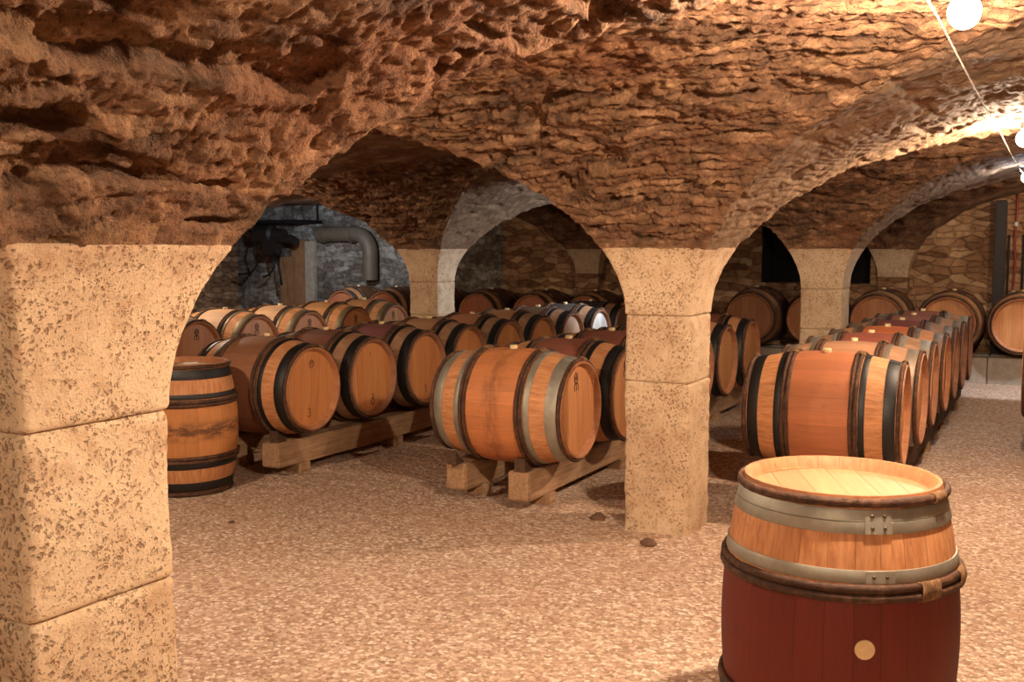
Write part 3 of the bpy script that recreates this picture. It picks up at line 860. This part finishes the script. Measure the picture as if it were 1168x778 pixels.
# --- barrels against the end wall
GW = 'barrels along the end wall on the right'
Wl = ['wall barrel with a brown head, leftmost of those right of the middle pillar',
      'wall barrel half hidden behind the right far pillar',
      'wall barrel directly right of the far pillar with a pale rim',
      'wall barrel rising behind the far end of the right row',
      'orange-headed wall barrel at the right edge of the picture below the red cable']
for k, u in enumerate((-3.46, -2.69, -1.93, -1.15, -.39)):
    place_barrel(Wl[k], GW, (u, 13.31, .33), -PI/2+R(rj(.6)), R(rj(5)), scale=1.04, belly=lin(140, 92, 66), head=lin(214, 148, 92) if k > 2 else lin(186, 124, 80),
                 metal=(*lin(140, 124, 104)[:3], .3))
GX = 'dim barrels along the dark end wall on the left'
Xl = ['dim wall barrel farthest left under the duct', 'dim wall barrel left of the far bluish pillar', 'dim wall barrel hidden behind the far bluish pillar',
      'dim red-brown wall barrel just right of the far bluish pillar', 'dim wall barrel in the middle of the dark end wall', 'dim wall barrel below the pale wall capital',
      'dim wall barrel beside the middle pillar']
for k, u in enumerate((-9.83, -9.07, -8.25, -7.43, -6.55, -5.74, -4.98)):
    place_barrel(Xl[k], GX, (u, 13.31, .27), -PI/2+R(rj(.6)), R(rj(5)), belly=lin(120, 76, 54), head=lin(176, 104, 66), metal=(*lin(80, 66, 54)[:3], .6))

# small label sheet on a grey crate at the end of the left row
mb = MB(); mb.box(-.2, .2, -.22, .22, 0, .78, .012)
cr = mb.build('storage_bin', M['grey']); cr.location = (-4.72, 11.95, 0)
tag(cr, 'grey bin with a white sheet, at the far end of the left barrel row', 'bin')
mb = MB(); mb.box(-.085, -.003, -.226, -.221, .56, .70); mb.box(.003, .085, -.226, -.221, .56, .70)
lb = mb.build('paper_sheet', M['paper'], cr); lb['label'] = 'white paper sheet'
lb.location = (.03, 0, 0)

# ------------------------------------------------------------------ bearers, blocks, chocks
def bearer(label, group, u, v0, v1, mat, w=.145, zb=.07, zt=.238, joints=(0,)):
    root = empty('timber_bearer', (u, v0, 0)); tag(root, label, 'beam', group)
    L = v1-v0
    bm = bmesh.new(); bmesh.ops.create_cube(bm, size=1)
    bmesh.ops.subdivide_edges(bm, edges=[e for e in bm.edges if abs((e.verts[0].co-e.verts[1].co).y) > .5], cuts=int(L/.15), use_grid_fill=True)
    for q in bm.verts:
        q.co = Vector((q.co.x*w, L/2+q.co.y*L, (zb+zt)/2+q.co.z*(zt-zb)))
    bmesh.ops.bevel(bm, geom=[e for e in bm.edges if len(e.link_faces) == 2 and e.calc_face_angle(0) > .6], offset=.008, segments=2, affect='EDGES')
    for q in bm.verts:
        n_ = math.sin(q.co.y*3.1+u*5)*.004+math.sin(q.co.y*9+u)*.002
        q.co.x += n_; 
        if q.co.z < (zb+zt)/2: q.co.z += n_
    me = bpy.data.meshes.new('timber'); bm.to_mesh(me); bm.free(); me.materials.append(mat)
    o = bpy.data.objects.new('timber', me); COL.objects.link(o); o.parent = root
    y = .28
    while y < L:
        mb = MB(); mb.box(-.082, .082, y-.05, y+.05, -.012, zb+.004, .006, .003)
        mb.build('support_block', M['beam'], root); y += 1.15
    return root
bearer('front timber bearer of the middle row, nearer the pillar, end squared', 'timber bearers under the middle row', -2.77, 5.30, 10.0, M['beam'])
bearer('left timber bearer of the middle row, its end left of the front barrel', 'timber bearers under the middle row', -3.24, 5.36, 10.0, M['beam'])
bearer('timber bearer with squared end under the heads of the left row', 'timber bearers under the left row', -4.67, 5.30, 11.7, M['beam'])
bearer('rear timber bearer of the left row', 'timber bearers under the left row', -5.18, 5.30, 11.7, M['beam'])
bearer('timber bearer under the heads of the far left row', 'timber bearers under the far left row', -7.14, 6.55, 10.7, M['beam'])
bearer('rear timber bearer of the far left row', 'timber bearers under the far left row', -7.65, 6.55, 10.7, M['beam'])
bearer('dark timber bearer of the right row, its end between pillar and red barrel', 'timber bearers under the right row', -1.45, 5.80, 11.3, M['darkbeam'])
bearer('dark timber bearer under the heads of the right row', 'timber bearers under the right row', -.93, 5.85, 11.3, M['darkbeam'])
bearer('bearer under the cut-off barrel at the right edge', 'timber bearers at the right edge', .02, 8.25, 9.75, M['darkbeam'])
bearer('rear bearer under the cut-off barrel at the right edge', 'timber bearers at the right edge', .5, 8.25, 9.75, M['darkbeam'])

def chock(label, u, v, side, z=.238, s=1.0):
    pr = [(-.045, 0), (.045, 0), (.045, .010), (-.045, .082)]
    vs = [(-.035, y*side, h) for y, h in pr]+[(.035, y*side, h) for y, h in pr]
    mb = MB(); mb.add(vs, [(0, 1, 2, 3), (7, 6, 5, 4), (0, 1, 5, 4), (1, 2, 6, 5), (2, 3, 7, 6), (3, 0, 4, 7)])
    o = mb.build('wooden_chock', M['darkbeam']); o.location = (u, v, z)
    tag(o, label, 'chock', 'wooden chocks wedging the front barrels')
chock('wooden chock on the nearer bearer under the grey-hooped front barrel', -2.77, 5.53-.18, 1)
chock('wooden chock on the left bearer under the grey-hooped front barrel', -3.24, 5.53-.18, 1)
chock('wooden chock under the first barrel of the left row', -4.67, 5.56-.168, 1)

# long low concrete sleepers under the wall barrels
for (x0, x1, dz, lb) in ((-3.85, .05, .30, 'pale concrete ledge under the right wall barrels'), (-10.3, -4.5, .245, 'concrete ledge under the dim left wall barrels')):
    o_root = empty('concrete_ledge', (x0, 13.05, 0)); tag(o_root, lb, 'ledge', 'concrete ledges along the end wall')
    x = 0; Ltot = x1-x0
    k = 0
    while x < Ltot-.05:
        w_ = min(.78, Ltot-x)
        mb = MB(); mb.box(x+.004, x+w_-.004, 0, .16, -.012, dz, .01, .003); mb.box(x+.004, x+w_-.004, .40, .56, -.012, dz, .01, .003)
        mb.build('ledge_block', M['concrete'], o_root); x += w_; k += 1

# loose stones by the pillar
def rock(label, u, v, s):
    bm = bmesh.new(); bmesh.ops.create_icosphere(bm, subdivisions=3, radius=1)
    P = np.array([q.co[:] for q in bm.verts]); n_ = fbm(P[:, 0]*1.6+u*9, P[:, 1]*1.6+v*9, P[:, 2]*1.6, 3, 5)
    for q, a in zip(bm.verts, n_): q.co = Vector((q.co.x*s, q.co.y*s*.8, (q.co.z*.62+.25)*s))*(1+.45*float(a))
    me = bpy.data.meshes.new('loose_stone'); bm.to_mesh(me); bm.free(); me.materials.append(M['stone'])
    o = bpy.data.objects.new('loose_stone', me); COL.objects.link(o); o.location = (u, v, 0); tag(o, label, 'stone', 'loose stones on the gravel')
def from_px(px, py, z=0.0):
    f = 1180.0; p = R(5.04); a = (px-584)/f; b = (py-389)/f
    d = math.sin(p)+b*math.cos(p); t = (1.54-z)/d; Y = t*(math.cos(p)-b*math.sin(p)); X = t*a
    c, s = math.cos(R(28)), math.sin(R(28))
    return (X*c-Y*s, X*s+Y*c)
rock('brown loose stone in front of the foot of the middle pillar', *from_px(740, 622), .042)
rock('dark loose stone on the gravel left of the middle pillar', *from_px(682, 593), .045)
rock('small pale stone on the gravel below the left bearer', *from_px(264, 597), .02)

# ------------------------------------------------------------------ lamps and cable
def crown_z(u, v):
    def h(x, L):
        for a, b in zip(L[:-1], L[1:]):
            if a <= x <= b:
                m = (a+b)/2; hs = (b-a)/2-HW; d = min(1, abs(x-m)/hs); return Z0+B*math.sqrt(1-d*d)
        return Z0
    return max(h(u, U), h(v, V))
def lamp(label, u, v, cool, power, drop=.10, size=.047):
    zc = crown_z(u, v)-.0
    root = empty('ceiling_lamp', (u, v, zc)); tag(root, label, 'lamp', 'bare bulbs along the vault crown')
    mb = MB(); mb.lathe([(.03, .0001), (.03, .055), (-.015, .055), (-.022, .045), (-.022, .0001)], 'z', 24); autosmooth(mb.build('mounting_plate', M['white'], root))
    mb = MB(); mb.lathe([(-.02, .022), (-.06, .022), (-.065, .018), (-.065, .0001)], 'z', 18); autosmooth(mb.build('lamp_holder', M['black'], root))
    mb = MB(); pr = [(-.062, .014)]
    for k in range(13): a = k/12*PI*.93+.22; pr.append((-.112+.044*math.cos(a), .040*math.sin(min(a, PI))+.0001))
    mb.lathe(pr, 'z', 20)
    # the glass itself is the light source: radiance = power / (pi * area)
    col = (.78, .88, 1.0, 1) if cool else (1.0, .80, .59, 1)
    mb.build('bulb', mat_emit('bulb_glow', col, power/(PI*4*PI*.042**2)), root, smooth=True)
    return root
lamp('glaring bare bulb on the vault over the upright red barrel', -.25, 2.93, False, 310)
lamp('second bare bulb at the right edge, above the right row', -.22, 6.43, False, 200)
lamp('small bluish-white bulb at the right edge near the end wall', -.30, 9.65, True, 24)
lamp('added unseen bulb brightening the end wall, outside the right edge', .30, 12.0, False, 55)  # added out of frame to brighten the end wall and its barrels
lamp('bare bulb in the bay left of the near pillar, outside the left edge', -4.0, 2.5, False, 185)
lamp('bare bulb above the camera', -.25, -.70, False, 180)
lamp('bare bulb above the far left row, hidden behind the large near pillar', -8.3, 7.4, False, 170)

mb = MB()
v = 2.95
while v < 13.7:      # chain: alternate links
    z = 2.19-.012*abs(math.sin(v*.98)); k = int(round(v/.024))
    a = .0032 if k % 2 else .001; c = .001 if k % 2 else .0032
    mb.box(-.34-a, -.34+a, v, v+.030, z-c, z+c); v += .024
ch = mb.build('hanging_chain', M['cable']); tag(ch, 'thin bright chain running along the vault crown between the bulbs', 'chain')

# end-wall fittings at the right
mb = MB(); mb.box(-.755, -.625, VMAX-.13, VMAX-.005, 0, 2.14, .012, .003)
o = mb.build('timber_post', M['darkpipe']); tag(o, 'dark upright post on the end wall beside the red cable', 'post')
root = empty('red_cable', (-.525, VMAX-.04, 0)); tag(root, 'red cable hanging down the end wall beside the dark post', 'cable')
mb = MB(); mb.tube([(.0+.006*math.sin(k*.9), 0, 2.22-.1*k) for k in range(23)], .013, 8); mb.build('sheath', M['red'], root, smooth=True)
for z in (1.85, 1.02):
    mb = MB(); mb.lathe([(z-.025, .0001), (z-.025, .024), (z+.025, .024), (z+.025, .0001)], 'z', 12); mb.build('junction', M['white'], root)
for dx in (-.07, .09):
    mb = MB(); mb.tube([(-.525+dx, VMAX-.03, 1.72), (-.525+dx, VMAX-.03, .0)], .014, 8); o = mb.build('thin_pipe', M['darkpipe'])
    tag(o, 'thin dark pipe close left of the red cable' if dx < 0 else 'thin dark pipe close right of the red cable', 'pipe')

# grey wall fittings at the left
def wall_u(px):
    r = (px-584)/1180; c, s = math.cos(R(28)), math.sin(R(28)); return ((VMAX-.2)*c*r-(VMAX-.2)*s)/(c+s*r)
root = empty('ventilation_duct', (wall_u(420), 13.865, 0)); tag(root, 'thick brown duct running along the grey wall and bending down', 'duct')
x0 = wall_u(362)-wall_u(420); pts = [(x0+(0-.3-x0)*k/10, 0, 1.80) for k in range(11)]
for k in range(1, 9):
    a = k/8*PI/2; pts.append((-.3+.3*math.sin(a), 0, 1.5+.3*math.cos(a)))
pts += [(0, 0, 1.5-.15*k) for k in range(1, 4)]
mb = MB(); mb.tube(pts, .125, 20); autosmooth(mb.build('pipe', M['duct'], root))
for xx in (x0+.1, -.35):
    mb = MB(); mb.lathe([(xx-.03, .126), (xx-.03, .145), (xx+.03, .145), (xx+.03, .126)], 'x', 24, close=True, centre=(0, 0, 1.80)); autosmooth(mb.build('flange', M['duct'], root))
root = empty('wall_hoist', (wall_u(322), 13.6, 0)); tag(root, 'dark hoist motor on a bracket with hanging cables on the grey wall', 'hoist')
mb = MB(); mb.box(-.65, .75, -.35, .38, 1.98, 2.03, .008); mb.tube([(.7, .3, 2.0), (.7, .3, 2.5)], .02); mb.tube([(-.5, .38, 1.65), (-.5, -.25, 1.98)], .02); mb.build('shelf', M['black'], root)
mb = MB(); mb.lathe([(-.32, .0001), (-.32, .10), (-.28, .15), (.05, .16), (.10, .11), (.32, .09), (.32, .0001)], 'x', 20, centre=(-.05, -.02, 1.80)); autosmooth(mb.build('motor', M['darkpipe'], root))
mb = MB(); mb.box(-.16, .12, -.13, .1, 1.45, 1.80, .02); mb.tube([(.1, -.02, 1.72), (.4, -.02, 1.72), (.52, -.02, 1.66)], .07, 12); mb.build('gear_case', M['darkpipe'], root)
for pts in ([(-.3, -.1, 1.7), (-.36, -.1, 1.5), (-.28, -.1, 1.28), (-.42, -.1, 1.14), (-.7, -.1, 1.12)], [(.1, -.1, 1.5), (.18, -.1, 1.3), (.22, -.1, 1.12), (.25, -.1, .95)], [(.05, -.1, 1.5), (.1, -.1, 1.25), (-.02, -.1, 1.12), (-.15, -.1, 1.08)]):
    mb = MB(); mb.tube(pts, .018, 6); mb.build('cable', M['black'], root, smooth=True)
a, b = wall_u(314), wall_u(346)
mb = MB(); mb.box(a, (a+b)/2-.01, 13.93, 13.995, 0, 1.42, .006); mb.box((a+b)/2+.01, b, 13.93, 13.995, 0, 1.42, .006); mb.box(a+.25, b, 13.94, 13.995, 1.42, 1.72, .006)
o = mb.build('wall_boarding', M['board']); tag(o, 'tan wooden boarding on the grey wall below the hoist', 'boards')
mb = MB(); mb.box(b-.04, b+.15, 13.90, 13.995, 0, 1.68, .01)
o = mb.build('plastered_pier', M['concrete']); tag(o, 'narrow pale pier right of the tan boards on the grey wall', 'pier')

# ------------------------------------------------------------------ cool spots added without fixtures or openings
def spot(name, loc, target, power, col, size, blend=.5, rad_=.08):
    ld = bpy.data.lights.new(name, 'SPOT'); ld.energy = power; ld.color = col; ld.spot_size = R(size); ld.spot_blend = blend; ld.shadow_soft_size = rad_
    o = bpy.data.objects.new(name, ld); COL.objects.link(o); o.location = loc
    o.rotation_euler = (Vector(target)-Vector(loc)).to_track_quat('-Z', 'Y').to_euler()
spot('fill_spot_pillar', (-2.6, 10.9, 1.95), (-6.1, 9.95, 1.75), 420, (.72, .85, 1.0), 62)  # added spot with no body, turns one side of the far pillar bluish
spot('fill_spot_wall', (-9.2, 11.2, 2.1), (-11.0, 14.0, 1.6), 190, (.70, .83, 1.0), 95)  # added spot that cools and brightens the grey wall
spot('fill_spot_floor', (.5, 12.0, 2.0), (-.45, 12.5, 0), 190, (.75, .85, 1.0), 45)  # added spot for the pale bluish patch on the gravel

spot('daylight_end', (-2.9, 10.9, 2.0), (-4.4, 10.5, .7), 150, (.86, .93, 1.0), 34)  # added narrow spot to brighten the white barrel head
# ------------------------------------------------------------------ world, camera
wd = bpy.data.worlds.new('cellar_air'); sc.world = wd; wd.use_nodes = True
wd.node_tree.nodes['Background'].inputs[0].default_value = (.05, .03, .02, 1); wd.node_tree.nodes['Background'].inputs[1].default_value = .2
cd = bpy.data.cameras.new('camera'); cam = bpy.data.objects.new('camera', cd); COL.objects.link(cam)
cam.location = (0, 0, 1.54); cam.rotation_euler = (R(90-5.04), 0, R(28)); cd.sensor_width = 36; cd.lens = 1180/1168*36
cd.clip_start = .05
sc.camera = cam
sc.view_settings.view_transform = 'Standard'; sc.view_settings.look = 'None'; sc.view_settings.gamma = 1
sc.view_settings.use_curve_mapping = False
sc.view_settings.exposure = 0.02
